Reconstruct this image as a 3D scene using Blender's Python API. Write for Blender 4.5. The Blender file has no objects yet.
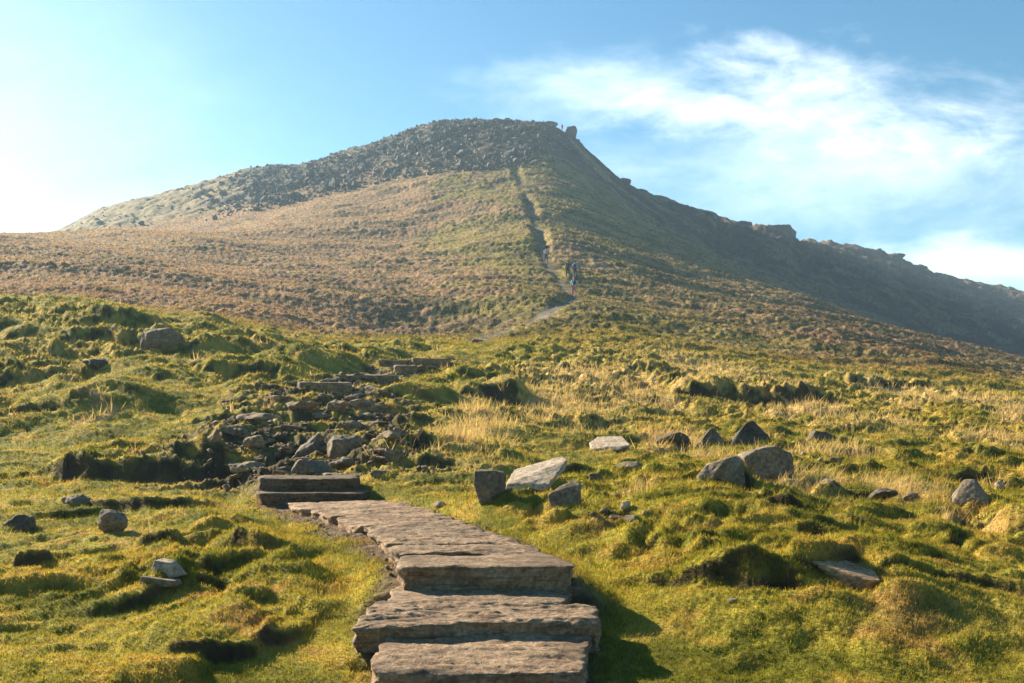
import bpy, bmesh, math, random
import numpy as np
from mathutils import Vector, Matrix, noise as mnoise

# ------------------------------------------------------------------ camera, sky, sun, exposure
scene = bpy.context.scene
COL = scene.collection
F, U0, VH, CAMZ = 995.0, 512.0, 420.0, 1.55          # focal length in px, centre column, horizon row, eye height
SUN_AZ, SUN_EL = math.radians(50), math.radians(26)   # sun: left of the view direction, above the horizon

cam_d = bpy.data.cameras.new('camera'); cam = bpy.data.objects.new('camera', cam_d); COL.objects.link(cam)
cam_d.sensor_width = 36; cam_d.lens = 36*F/1024; cam_d.shift_y = (VH-341.5)/1024
cam_d.clip_start = 0.05; cam_d.clip_end = 6000
cam.location = (0, 0, CAMZ); cam.rotation_euler = (math.radians(90), 0, 0)
scene.camera = cam

scene.view_settings.view_transform = 'Standard'; scene.view_settings.look = 'None'
scene.view_settings.gamma = 1; scene.view_settings.use_curve_mapping = False
scene.view_settings.exposure = 1.68
scene.render.engine = 'CYCLES'
scene.cycles.use_denoising = True
scene.cycles.max_bounces = 5; scene.cycles.diffuse_bounces = 2; scene.cycles.volume_bounces = 0
scene.cycles.transparent_max_bounces = 4; scene.cycles.volume_step_rate = 4

sun_dir = Vector((-math.sin(SUN_AZ)*math.cos(SUN_EL), math.cos(SUN_AZ)*math.cos(SUN_EL), math.sin(SUN_EL)))
sd = bpy.data.lights.new('sun', 'SUN'); so = bpy.data.objects.new('sun', sd); COL.objects.link(so)
sd.energy = 5.0; sd.angle = math.radians(0.5); sd.color = (1.0, 0.87, 0.66)
so.rotation_euler = sun_dir.to_track_quat('Z', 'Y').to_euler()

class NT:
    """small helper to write node trees"""
    def __init__(s, tree): s.t = tree; s.n = tree.nodes; s.n.clear()
    def add(s, kind, **kw):
        n = s.n.new(kind)
        for k, v in kw.items():
            if k.startswith('i_'):
                key = k[2:]; key = int(key) if key.isdigit() else key.replace('_', ' ')
                if isinstance(v, bpy.types.NodeSocket): s.t.links.new(v, n.inputs[key])
                else: n.inputs[key].default_value = v
            else: setattr(n, k, v)
        return n
    def link(s, a, b): s.t.links.new(a, b)
    def math(s, op, a, b=0.0, c=0.0, clamp=False):
        n = s.n.new('ShaderNodeMath'); n.operation = op; n.use_clamp = clamp
        for i, v in enumerate((a, b, c)):
            if isinstance(v, bpy.types.NodeSocket): s.link(v, n.inputs[i])
            else: n.inputs[i].default_value = v
        return n.outputs[0]
    def rng(s, v, a, b, c=0.0, d=1.0, smooth=True):
        n = s.n.new('ShaderNodeMapRange'); n.interpolation_type = 'SMOOTHSTEP' if smooth else 'LINEAR'
        s.link(v, n.inputs[0])
        for i, q in enumerate((a, b, c, d)): n.inputs[i+1].default_value = q
        return n.outputs[0]
    def mix(s, f, a, b, mode='MIX'):
        n = s.n.new('ShaderNodeMix'); n.data_type = 'RGBA'; n.blend_type = mode
        for sock, v in ((n.inputs[0], f), (n.inputs[6], a), (n.inputs[7], b)):
            if isinstance(v, bpy.types.NodeSocket): s.link(v, sock)
            else: sock.default_value = v if not isinstance(v, tuple) or len(v) == 4 else (*v, 1)
        return n.outputs[2]
    def noise(s, vec, scale, detail=4, rough=0.55, dist=0.0):
        n = s.add('ShaderNodeTexNoise', i_Scale=scale, i_Detail=detail, i_Roughness=rough, i_Distortion=dist)
        s.link(vec, n.inputs['Vector']); return n.outputs['Fac']

def make_world():
    w = bpy.data.worlds.new('World'); scene.world = w; w.use_nodes = True
    N = NT(w.node_tree)
    sky = N.add('ShaderNodeTexSky', sky_type='NISHITA', sun_disc=False)
    sky.sun_elevation = SUN_EL; sky.sun_rotation = -SUN_AZ
    sky.altitude = 300; sky.air_density = 1.0; sky.dust_density = 0.6; sky.ozone_density = 1.0
    skyc = N.add('ShaderNodeHueSaturation', i_Saturation=1.34, i_Value=1.0, i_Color=sky.outputs[0])
    tc = N.add('ShaderNodeTexCoord')
    sp = N.add('ShaderNodeSeparateXYZ', i_0=tc.outputs['Generated'])
    # view direction as azimuth / elevation tangents: x right, y up from the horizon
    yy = N.math('MAXIMUM', sp.outputs[1], 0.05)
    az = N.math('DIVIDE', sp.outputs[0], yy); el = N.math('DIVIDE', sp.outputs[2], yy)
    cv = N.add('ShaderNodeCombineXYZ', i_0=az, i_1=N.math('MULTIPLY', el, 2.2))
    nz = N.noise(cv.outputs[0], 5.0, 12, 0.66, 0.35)
    nz2 = N.noise(cv.outputs[0], 16.0, 6, 0.6, 0.4)
    def blob(cx, cy, rx, ry, rot=0.0):
        dx = N.math('SUBTRACT', az, cx); dy = N.math('SUBTRACT', el, cy)
        c, q = math.cos(rot), math.sin(rot)
        a = N.math('DIVIDE', N.math('ADD', N.math('MULTIPLY', dx, c), N.math('MULTIPLY', dy, q)), rx)
        b = N.math('DIVIDE', N.math('SUBTRACT', N.math('MULTIPLY', dy, c), N.math('MULTIPLY', dx, q)), ry)
        r = N.math('SQRT', N.math('ADD', N.math('MULTIPLY', a, a), N.math('MULTIPLY', b, b)))
        return N.math('SUBTRACT', 1.0, r)
    def px(u, v): return ((u-U0)/F, (VH-v)/F)
    def cloud(parts, soft, namp=1.0):
        m = None
        for (u, v, rx, ry, rot) in parts:
            b = blob(*px(u, v), rx/F, ry/F, rot)
            m = b if m is None else N.math('MAXIMUM', m, b)
        n1 = N.math('MULTIPLY', N.math('SUBTRACT', nz, 0.5), 2.4*namp)
        n2 = N.math('MULTIPLY', N.math('SUBTRACT', nz2, 0.5), 1.1*namp)
        return N.rng(N.math('ADD', N.math('ADD', m, n1), n2), 0.0, soft)
    c1 = cloud([(815, 90, 190, 58, -0.10), (960, 112, 280, 60, -0.03), (690, 108, 150, 42, 0.05), (770, 50, 60, 26, -0.3)], 1.5)
    c2 = cloud([(990, 262, 200, 32, 0.0), (1100, 262, 200, 40, 0)], 0.9, 0.6)
    c3 = cloud([(600, 72, 75, 16, 0.1)], 1.6, 0.8)
    c4 = cloud([(860, 170, 420, 90, 0.0), (620, 90, 200, 60, 0)], 1.6, 0.6)
    base = N.mix(1.0, skyc.outputs[0], (0.78, 1.04, 0.98), 'MULTIPLY')
    veil = cloud([(-60, 190, 420, 300, 0.1), (100, 230, 330, 130, 0)], 1.5, 0.25)
    base = N.mix(N.math('MULTIPLY', veil, 0.6), base, (8.6, 9.9, 10.4, 1))
    white = N.mix(0.5, (10.5, 11.2, 11.8, 1), (12.3, 12.5, 12.4, 1))
    col = N.mix(N.math('MULTIPLY', c4, 0.85), base, (8.8, 10.2, 11.2, 1))
    col = N.mix(N.math('MULTIPLY', c1, 0.68), col, white)
    col = N.mix(N.math('MULTIPLY', c2, 0.6), col, white)
    col = N.mix(N.math('MULTIPLY', c3, 0.4), col, white)
    bg = N.add('ShaderNodeBackground', i_Color=col, i_Strength=0.051)
    out = N.add('ShaderNodeOutputWorld', i_Surface=bg.outputs[0])
make_world()

# ------------------------------------------------------------------ helpers
def tag(o, label=None, cat=None, group=None, kind=None):
    if label: o['label'] = label
    if cat: o['category'] = cat
    if group: o['group'] = group
    if kind: o['kind'] = kind
    return o
def link(name, mesh, mat=None, parent=None):
    o = bpy.data.objects.new(name, mesh); COL.objects.link(o)
    if mat is not None and not mesh.materials: mesh.materials.append(mat)
    if parent: o.parent = parent
    return o
def np_mesh(name, V, Fc, smooth=True, attrs=None):
    """mesh from numpy arrays; Fc is (n,3) or (n,4)"""
    me = bpy.data.meshes.new(name); n, k = Fc.shape
    me.vertices.add(len(V)); me.vertices.foreach_set('co', np.ascontiguousarray(V, np.float32).ravel())
    me.loops.add(n*k); me.loops.foreach_set('vertex_index', np.ascontiguousarray(Fc, np.int32).ravel())
    me.polygons.add(n); me.polygons.foreach_set('loop_start', np.arange(0, n*k, k, dtype=np.int32))
    if smooth: me.polygons.foreach_set('use_smooth', np.ones(n, bool))
    for an, (ty, arr) in (attrs or {}).items():
        a = me.attributes.new(an, ty, 'POINT')
        a.data.foreach_set('color' if ty == 'FLOAT_COLOR' else 'value', np.ascontiguousarray(arr, np.float32).ravel())
    me.update(calc_edges=True); me.validate()
    return me
def S(a, b, x):
    t = np.clip((x-a)/(b-a), 0, 1); return t*t*(3-2*t)
_G = np.stack([np.cos(np.arange(32)*math.tau/32), np.sin(np.arange(32)*math.tau/32)], 1).astype(np.float32)
def _hash(ix, iy, seed):
    h = (ix.astype(np.uint32)*np.uint32(374761393)) ^ (iy.astype(np.uint32)*np.uint32(668265263)) ^ np.uint32((seed*2246822519) & 0xffffffff)
    h = (h ^ (h >> np.uint32(13)))*np.uint32(1274126177)
    return h ^ (h >> np.uint32(16))
def perlin(x, y, seed=0):
    x = np.asarray(x, np.float32); y = np.asarray(y, np.float32)
    fx = np.floor(x); fy = np.floor(y); ix = fx.astype(np.int32); iy = fy.astype(np.int32)
    dx = x-fx; dy = y-fy
    def g(i, j):
        v = _G[_hash(ix+i, iy+j, seed) & np.uint32(31)]
        return v[..., 0]*(dx-i)+v[..., 1]*(dy-j)
    u = dx*dx*dx*(dx*(dx*6-15)+10); w = dy*dy*dy*(dy*(dy*6-15)+10)
    a = g(0, 0); a = a+u*(g(1, 0)-a); b = g(0, 1); b = b+u*(g(1, 1)-b)
    return (a+w*(b-a))*1.5
def fbm(x, y, octv, seed=0, gain=0.5):
    r = 0; a = 1.0; f = 1.0
    for k in range(octv):
        r = r+a*perlin(x*f+k*17.3, y*f-k*9.1, seed+k); a *= gain; f *= 2.03
    return r
def domes(x, y, seed=0):
    """rounded cushions packed together (1 at the centre of each, 0 between)"""
    fx = np.floor(x); fy = np.floor(y); best = np.full(x.shape, 9.0, np.float32); idv = np.zeros(x.shape, np.float32)
    for i in (-1, 0, 1):
        for j in (-1, 0, 1):
            h = _hash((fx+i).astype(np.int32), (fy+j).astype(np.int32), seed)
            px = fx+i+(h & np.uint32(1023)).astype(np.float32)/1023; py = fy+j+((h >> np.uint32(10)) & np.uint32(1023)).astype(np.float32)/1023
            d = (x-px)**2+(y-py)**2
            m = d < best; best = np.where(m, d, best); idv = np.where(m, ((h >> np.uint32(20)) & np.uint32(255)).astype(np.float32)/255, idv)
    return np.clip(1-best*1.3, 0, 1), idv
def smooth1(a, sig, axis):
    r = int(3*sig+1); k = np.exp(-0.5*(np.arange(-r, r+1)/sig)**2); k /= k.sum()
    p = [(0, 0)]*a.ndim; p[axis] = (r, r); b = np.pad(a, p, mode='edge'); out = np.zeros_like(a)
    for i, w in enumerate(k):
        sl = [slice(None)]*a.ndim; sl[axis] = slice(i, i+a.shape[axis]); out += w*b[tuple(sl)]
    return out

# ------------------------------------------------------------------ terrain: relief
# each column: distance (m) -> row on which the ground is seen from the path; beyond the crests the ground falls away
TAB = {
 -400: [(3,940),(5.5,690),(8,592),(12,525),(17,488),(22,452),(30,400),(45,310),(60,298),(90,262),(130,240),(150,236),(200,250),(300,280),(400,300),(900,390)],
 -150: [(3,940),(5.5,690),(8,590),(12,525),(17,487),(22,440),(30,390),(45,300),(60,296),(90,262),(130,236),(150,232),(200,246),(300,268),(400,290),(900,380)],
 0:   [(3,940),(5.5,690),(8,588),(12,520),(17,486),(20,458),(23.5,424),(28,388),(45,300),(58,300),(80,270),(100,252),(130,236),(150,231),(190,243),(260,250),(330,240),(400,252),(900,370)],
 100: [(3,940),(5.5,690),(8,588),(12,520),(17,486),(20,458),(23.5,424),(28,388),(45,308),(58,305),(80,275),(100,257),(130,239),(150,233),(190,240),(250,228),(300,214),(330,205),(400,222),(900,340)],
 240: [(3,940),(5.5,690),(8,585),(11,530),(14,496),(17,480),(20,440),(28,388),(45,335),(56,320),(80,292),(100,272),(130,248),(155,234),(190,224),(220,213),(260,187),(300,167),(325,167),(430,235),(900,330)],
 200: [(3,940),(5.5,690),(8,588),(12,520),(17,486),(20,458),(23.5,424),(28,388),(45,325),(56,318),(80,286),(100,265),(130,244),(155,233),(185,232),(220,222),(260,200),(300,181),(330,179),(430,235),(900,330)],
 300: [(3,940),(5.5,690),(8,580),(10,535),(13,503),(14,484),(16.5,468),(18,450),(22,424),(28,390),(35,366),(45,346),(60,328),(80,302),(100,284),(130,256),(160,232),(190,212),(220,198),(260,178),(290,165),(320,165),(430,232),(900,330)],
 268: [(3,940),(5.5,690),(8,583),(11,530),(14,490),(17,470),(20,438),(28,388),(45,340),(56,325),(80,297),(100,278),(130,252),(155,234),(190,218),(220,205),(260,180),(295,161),(320,161),(430,233),(900,330)],
 325: [(3,940),(5.5,690),(8,576),(10,532),(13,501),(14,480),(17,456),(22,426),(28,392),(35,366),(45,348),(60,330),(80,305),(100,287),(130,258),(160,232),(190,208),(218,193),(258,169),(287,154),(310,154),(430,227),(900,328)],
 470: [(3,940),(5.5,690),(7.2,582),(10,527),(13,500),(14,482),(17,463),(22,433),(28,403),(35,375),(45,353),(60,334),(80,308),(100,284),(130,252),(160,218),(195,184),(212,174),(243,140),(267,115),(290,111),(430,202),(900,313)],
 350: [(3,940),(5.5,690),(8,570),(10,528),(13,499),(14,480),(17,456),(22,426),(28,394),(35,367),(45,350),(60,332),(80,308),(100,290),(130,260),(160,231),(190,205),(217,188),(255,162),(282,145),(305,145),(430,222),(900,325)],
 440: [(3,940),(5.5,690),(7.5,572),(10,525),(13,498),(14,481),(17,460),(22,430),(28,401),(35,372),(45,353),(60,335),(80,310),(100,288),(130,256),(160,222),(190,192),(212,176),(245,142),(270,116),(295,113),(430,204),(900,316)],
 400: [(3,940),(5.5,690),(8,560),(10,523),(13,496),(14,480),(17,457),(22,427),(28,398),(35,368),(45,353),(60,335),(80,312),(100,293),(130,262),(160,230),(190,200),(215,181),(250,152),(275,133),(300,130),(430,210),(900,320)],
 500: [(3,940),(5.5,690),(7,590),(10,528),(13,502),(17,465),(22,435),(28,405),(35,378),(45,353),(60,334),(80,306),(100,280),(130,248),(160,215),(200,178),(240,140),(265,117),(285,113),(430,200),(900,310)],
 560: [(3,940),(5.5,690),(7,600),(10,528),(13,500),(17,468),(22,442),(28,412),(35,386),(45,357),(60,336),(80,306),(100,282),(130,250),(160,216),(200,178),(240,144),(270,122),(290,117),(430,200),(900,310)],
 600: [(3,940),(5.5,690),(7,606),(10,530),(13,500),(17,470),(22,446),(28,418),(35,392),(45,360),(60,337),(80,309),(100,286),(130,258),(160,227),(195,200),(230,190),(260,176),(290,163),(400,215),(900,310)],
 640: [(3,940),(5.5,690),(7,606),(10,530),(13,500),(17,470),(22,446),(28,420),(35,396),(45,362),(60,340),(80,314),(100,292),(130,267),(160,241),(190,226),(230,216),(265,203),(300,187),(400,225),(900,310)],
 700: [(3,940),(5.5,690),(7,604),(10,532),(13,500),(17,472),(22,446),(28,423),(35,402),(38.5,384),(48,366),(60,348),(80,322),(100,304),(130,281),(155,268),(190,262),(240,246),(290,218),(315,206),(420,238),(900,320)],
 745: [(3,940),(5.5,690),(7,603),(10,534),(13,501),(17,472),(22,446),(28,423),(35,403),(39,386),(48,369),(60,352),(80,327),(100,310),(130,289),(150,280),(180,281),(235,272),(290,240),(318,220),(330,219),(440,246),(900,330)],
 792: [(3,940),(5.5,690),(7,602),(10,536),(13,502),(17,473),(22,447),(28,424),(35,405),(40,390),(48,373),(60,356),(80,333),(100,316),(130,298),(145,293),(175,300),(230,294),(290,258),(315,229),(328,228),(350,240),(400,246),(470,262),(900,340)],
 800: [(3,940),(5.5,690),(7,602),(10,536),(13,502),(17,473),(22,447),(28,424),(35,405),(40,390),(48,373),(60,356),(80,333),(100,316),(130,298),(145,293),(175,300),(230,298),(290,278),(320,262),(350,248),(390,239),(405,238),(480,260),(900,340)],
 860: [(3,940),(5.5,690),(7,600),(10,539),(13,506),(17,475),(22,449),(28,427),(35,409),(45,389),(60,364),(80,343),(100,328),(128,315),(155,322),(220,316),(280,290),(330,268),(375,248),(398,245),(490,274),(900,346)],
 900: [(3,940),(5.5,690),(7,600),(10,540),(13,508),(17,476),(22,450),(28,428),(35,410),(45,392),(60,369),(80,350),(100,337),(118,331),(150,340),(200,344),(260,320),(320,288),(370,262),(400,256),(500,282),(900,350)],
 1024:[(3,940),(5.5,690),(7,600),(10,545),(13,510),(17,476),(22,450),(28,430),(35,413),(45,399),(60,388),(80,374),(100,365),(115,362),(150,376),(200,378),(260,356),(330,322),(390,294),(420,289),(520,305),(900,360)],
 1200:[(3,940),(5.5,690),(7,600),(10,545),(13,510),(17,478),(22,454),(28,434),(35,418),(45,408),(60,402),(80,398),(115,400),(200,408),(300,384),(400,332),(450,326),(520,340),(900,380)],
 1500:[(3,940),(5.5,690),(7,600),(10,545),(13,512),(17,484),(22,460),(28,442),(35,430),(60,420),(115,430),(200,440),(300,430),(400,395),(450,390),(520,400),(900,410)],
}
NS, ND = 1340, 1500
s_in = np.linspace(-0.60, 0.60, 1100); ext = np.linspace(0.60, 1.0, 121)[1:]
SG = np.concatenate([-ext[::-1], s_in, ext]).astype(np.float64); NS = len(SG)
L0, L1 = math.log(2.0), math.log(880.0)
LG = np.linspace(L0, L1, ND); YG = np.exp(LG)

cols = sorted(TAB); lf = np.linspace(L0, L1, 700)
prof = []
for c in cols:
    d = np.array(TAB[c], float); ld = np.log(d[:, 0]); z = (VH-d[:, 1])/F*d[:, 0]
    w = np.interp(lf, ld, (VH-d[:, 1])/F)
    near = lf < ld[0]; w[near] = z[0]/np.exp(lf[near])       # flat ground right at the feet
    prof.append(w)
prof = np.array(prof)                                        # (col, depth)
prof = smooth1(prof, 7.0, 1)
sc = (np.array(cols)-U0)/F; sf = np.linspace(-1.02, 1.02, 400)
W = np.array([np.interp(sf, sc, prof[:, j]) for j in range(prof.shape[1])])   # (depth, s)
W = smooth1(W, 5.0, 1)
def grid_interp(A, xs, ys, X, Y):
    """bilinear lookup; xs, ys uniform"""
    fx = np.clip((X-xs[0])/(xs[1]-xs[0]), 0, len(xs)-1.001); fy = np.clip((Y-ys[0])/(ys[1]-ys[0]), 0, len(ys)-1.001)
    i = fx.astype(int); j = fy.astype(int); a = fx-i; b = fy-j
    return (A[j, i]*(1-a)+A[j, i+1]*a)*(1-b)+(A[j+1, i]*(1-a)+A[j+1, i+1]*a)*b
SS, LL = np.meshgrid(SG, LG)
W0 = grid_interp(W, sf, lf, SS, LL)
Y = YG[:, None]+0*SS; X = SS*Y
Zb = W0*Y                                                     # relative to the eye
BASEV = VH-F*W0                                               # row of the smooth ground
SFINE = SG
def col_index(u): return int(np.clip(np.searchsorted(SG, (u-U0)/F), 0, NS-1))
def depth_of(u, v, dmin=2.5, table=None):
    """distance at which the ground in column u is first seen on row v"""
    T = BASEV if table is None else table
    i = col_index(u); k0 = np.searchsorted(YG, dmin)
    k = np.argmax(T[k0:, i] <= v)+k0
    return float(YG[k])
Xf, Yf = X.astype(np.float32), Y.astype(np.float32)

# the line of the path on the plan (metres)
def P(u, y): return ((u-U0)/F*y, y)
NEARP = [P(475,2.0),P(475,6.3),P(488,7.1),P(462,8.2),P(420,9.6),P(355,11.6),P(309,13.2),P(300,17),P(322,22),P(325,28),P(372,32),P(402,35),P(432,36.5),P(452,42),P(474,50)]
FARP = [P(474,50),P(486,57),P(512,64),P(545,75),P(570,82),P(575,88),P(560,100),P(548,112),P(542,128),P(538,146),P(529,170),P(520,192),P(514,212)]
def dist_line(pts, x, y):
    best = np.full(x.shape, 1e9, np.float32); par = np.zeros(x.shape, np.float32)
    for k in range(len(pts)-1):
        (ax, ay), (bx, by) = pts[k], pts[k+1]; vx, vy = bx-ax, by-ay; L = vx*vx+vy*vy
        t = np.clip(((x-ax)*vx+(y-ay)*vy)/L, 0, 1); d = np.hypot(x-ax-t*vx, y-ay-t*vy)
        m = d < best; best = np.where(m, d, best); par = np.where(m, k+t, par)
        sgn = np.where(m, np.sign(vx*(y-ay)-vy*(x-ax)), par*0 if k == 0 else sgn)
    return best, par, sgn
dn, pn, _ = dist_line(NEARP, Xf, Yf); df, pf, side = dist_line(FARP, Xf, Yf)
sdl = df*side                                                # positive on the left of the hill path
# height of the bed under the flagstones
ypz = [2.0, 5.0, 5.9, 6.05, 6.8, 6.95, 7.4, 10, 12.8, 13.1, 13.7, 15]
zpz = [-1.55, -1.50, -1.46, -1.38, -1.34, -1.14, -1.08, -1.09, -1.12, -1.08, -0.86, -0.74]
zp = np.interp(Yf, ypz, zpz)
bed = S(1.0, 0.62, dn)*(Yf < 15)*S(15, 13.6, Yf)

near = S(62, 38, Yf); far = S(215, 250, Yf); mid = (1-near)*(1-far)
wob = fbm(Xf/9, Yf/9, 3, 5)
rough = np.clip(S(-0.25, 0.45, fbm(Xf/6.5+3, Yf/6.5, 3, 11)+0.45*S(-2, 5, Xf)+0.2*S(20, 40, Yf)-0.45*S(0, -3, Xf)*S(17, 13, Yf)), 0, 1).astype(np.float32)
wx = Xf+0.45*fbm(Xf/1.5, Yf/1.5, 2, 21); wy = Yf+0.45*fbm(Xf/1.5+40, Yf/1.5, 2, 22)
flat = S(0.75, 1.6, dn)*1.0; n0 = perlin(Xf/0.4, Yf/0.4, 29)
flat = np.where(Yf > 14.5, 0.35+0.65*S(1.0, 3.0, dn), flat)
D = 0.14*perlin(Xf/3.2, Yf/3.2, 31)+0.11*perlin(Xf/1.7, Yf/1.2, 32)
mnd = np.abs(perlin(wx/1.25, wy/0.95, 33)); D = D+mnd*(0.04+0.15*rough)
mn2 = np.abs(perlin(wx/0.62+5, wy/0.42, 37)); D = D+mn2*(0.05+0.15*rough)
pit = S(0.08, 0.5, perlin(wx/1.1+0.3*n0, wy/0.6, 38)+0.18*perlin(Xf/0.3, Yf/0.25, 40)-0.12*(1-rough)); D = D-pit*(0.07+0.12*rough)
cush, cid = domes(wx/0.55, wy/0.5, 34); D = D+cush*(0.03+0.10*rough)
cush2, _ = domes(wx/0.2+9, wy/0.19, 35); D = D+cush2*(0.018+0.022*rough)
D = D+0.022*fbm(Xf/0.16, Yf/0.16, 3, 36)+0.012*perlin(Xf/0.035, Yf/0.035, 39)*S(16, 8, Yf)
D = D+(0.36*S(1, -4, Xf)+0.22)*(np.abs(perlin(wx/4.3+2, wy/3.0, 30))-0.33)*S(22, 32, Yf)
D = D*flat*near*0.9*(0.50+0.45*S(4, 9, Yf)+0.5*S(18, 38, Yf))
# open slope: coarse tussocks and small terraces
c3, c3id = domes(wx/1.5+0.4*wob, wy/1.3, 41); c4, _ = domes(wx/0.7, wy/0.7, 42)
trr = 0.75*np.abs(perlin(Xf/11+0.6*wob, Yf/4.0+0.5*wob, 43))+0.3*np.abs(perlin(Xf/4.2, Yf/1.9, 47))
lft = S(430, 240, U0+F*SS); tm = S(-0.2, 0.5, fbm(Xf/17, Yf/11, 3, 44)+0.2*S(-20, 20, Xf))
Dm = (c3*0.24*tm+c4*(0.05+0.11*tm))*(1-0.5*lft)+0.75*trr*(0.4+0.6*tm)*(1-0.45*lft)+0.9*perlin(Xf/22, Yf/18, 45)+0.13*fbm(Xf/0.6, Yf/0.6, 3, 46, 0.6)
pathflat = 0.3+0.7*S(0.3, 1.6, df)
Dm = Dm*pathflat*mid
Df = far*(0.9*fbm(Xf/9, Yf/9, 4, 51, 0.6)+0.5*np.abs(perlin(Xf/3, Yf/3, 52)))
rt = S(20, 60, Xf)
Df = Df+far*rt*(2.6*np.abs(fbm(Xf/16+Yf/60, Yf/34, 3, 53))-1.0+1.2*np.abs(perlin(Xf/5, Yf/7, 54)))
Df = np.maximum(Df, -2.0)
# far path: a worn trough, the left bank standing above it
wid = 0.30+0.30*fbm(Yf/9, Yf*0+3, 2, 61)
trough = 0.30*S(wid-0.1, wid+0.7, sdl+0.45*perlin(Xf/1.5, Yf/5, 62)+0.25*perlin(Xf, Yf/1.6, 63))*np.exp(-np.maximum(sdl, 0)/11)*S(48, 60, Yf)*S(222, 195, Yf)+0.0*df*S(60, 75, Yf)*S(215, 190, Yf)

trough = trough*S(74, 90, Yf)
Z = Zb+D+Dm+Df+trough
# named hummocks and cut banks
def bump(u, v, w, h, ry=None, pw=1.4, depth=None):
    y0 = depth or depth_of(u, v); x0 = (u-U0)/F*y0; rx = 0.5*w*y0/F; ry_ = ry or max(rx*0.9, 0.25); hh = h*y0/F
    r2 = ((wx-x0)/rx)**2+((wy-y0)/ry_)**2
    return (hh*np.exp(-r2**pw)).astype(np.float32)
def bank(ua, ub, v, h, L, front=0.3, depth=None, tilt=0.0, warp=1.0):
    wx = Xf+warp*(globals()['wx']-Xf); wy = Yf+warp*(globals()['wy']-Yf)
    uc = 0.5*(ua+ub); y0 = depth or depth_of(uc, v); xa, xb = (ua-U0)/F*y0, (ub-U0)/F*y0; hh = h*y0/F
    t = (wy-y0-tilt*(wx-0.5*(xa+xb))-0.12*(xb-xa)*((wx-0.5*(xa+xb))/(0.5*(xb-xa)))**2)
    e = 0.18*(xb-xa)
    return (hh*S(-front*0.5, front*0.5, t)*np.exp(-(np.maximum(t, 0)/L)**1.5)*S(xa-e*0.3, xa+e, wx)*S(xb+e*0.3, xb-e, wx)).astype(np.float32)
feat = [bank(20, 240, 487, 27, 5.0, 0.35, warp=0.35), bank(665, 858, 411, 22, 4.0, 0.5), bump(432, 402, 78, 13), bump(508, 402, 64, 14),
        bump(112, 402, 130, 20), bump(250, 366, 190, 10), bump(100, 326, 90, 8), bump(320, 372, 120, 8), bank(290, 392, 466, 26, 2.2, 0.35, warp=0.3),
        bank(690, 775, 505, 14, 1.2, 0.25), bank(728, 815, 532, 11, 0.9, 0.2), bump(860, 545, 120, 8), bank(890, 1080, 602, 13, 1.6, 0.4, tilt=-0.2),
        bank(785, 872, 600, 15, 0.9, 0.25), bank(186, 268, 660, 20, 0.9, 0.25), bank(100, 182, 700, 22, 0.9, 0.25),
        bank(268, 330, 640, 18, 0.8, 0.2), bank(0, 70, 570, 14, 0.9, 0.25), bump(440, 452, 70, 9), bump(540, 440, 110, 12),
        bump(740, 600, 90, 14), bank(640, 780, 612, 5, 0.8, 0.2), bank(460, 530, 405, 14, 1.5, 0.3), bank(560, 690, 380, 9, 3, 0.5),
        bank(840, 960, 395, 10, 4, 0.5), bump(990, 412, 70, 10), bump(445, 318, 170, -22, 9.0), bump(340, 300, 160, 8, 9.0), bump(590, 392, 60, 7), bank(860, 990, 660, 7, 0.7, 0.25),
        bank(60, 200, 520, 10, 1.5, 0.25), bank(140, 250, 560, 9, 1.2, 0.25), bank(40, 160, 610, 14, 1.0, 0.25)]
FE = 0; 
for f_ in feat: FE = FE+f_
bankmask = np.clip(FE/0.25, 0, 1)
Z = Z+FE*np.where(Yf < 14.5, flat, S(0.6, 1.8, dn))
# stony gully between the two flights
gul = S(3.0, 1.4, dn*(1+0.9*S(27, 32, Yf))+0.5*wob)*S(13.4, 15.0, Yf)*S(43, 35, Yf)
gt = (Yf+0.7*wob+0.5*perlin(Xf/1.3, Yf/1.3, 73))/1.7; gt = gt-np.floor(gt)
Z = Z+gul*(-0.15+0.10*np.abs(perlin(Xf/0.9, Yf/0.5, 71))+0.09*fbm(Xf/0.4, Yf/0.3, 5, 72, 0.65)+0.34*(S(0.0, 0.22, gt)-gt)+0.0)
n_slump = fbm(Xf/0.5, Yf/0.5, 2, 77)
Z = Z*(1-bed)+(zp-0.035+0.02*fbm(Xf/0.12, Yf/0.12, 2, 75))*bed
# the outline of the summit dome, its left shoulder and the stepped right ridge
SKYL = [(0,246),(30,238),(60,229),(100,208),(130,200),(160,193),(200,182),(225,175),(240,170),(265,165),(300,164),(325,157),(340,151),(375,142),(400,132),(425,124),(440,120),(470,119),(500,119),(530,121),(548,124),(562,130),(577,139),(590,152),(605,165),(627,184),(650,192),(690,206),(715,214),(740,223),(770,226),(790,229),(796,239),(830,241),(860,246),(885,251),(905,260),(935,272),(970,280),(1024,290)]
ufit = U0+F*SG; kf = np.searchsorted(YG, 200)
cur = smooth1((VH-F*Z/Y)[kf:].min(0)[None, :], 6.0, 1)[0]
dl = np.interp(ufit, *zip(*SKYL), left=229, right=290)-cur
dl = np.where((ufit < 5) | (ufit > 1024), 0, dl)
dl = smooth1(np.clip(dl, -16, 16)[None, :], 3.0, 1)[0]
Z = Z-dl[None, :]/F*Y*S(195, 265, Y)
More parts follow.
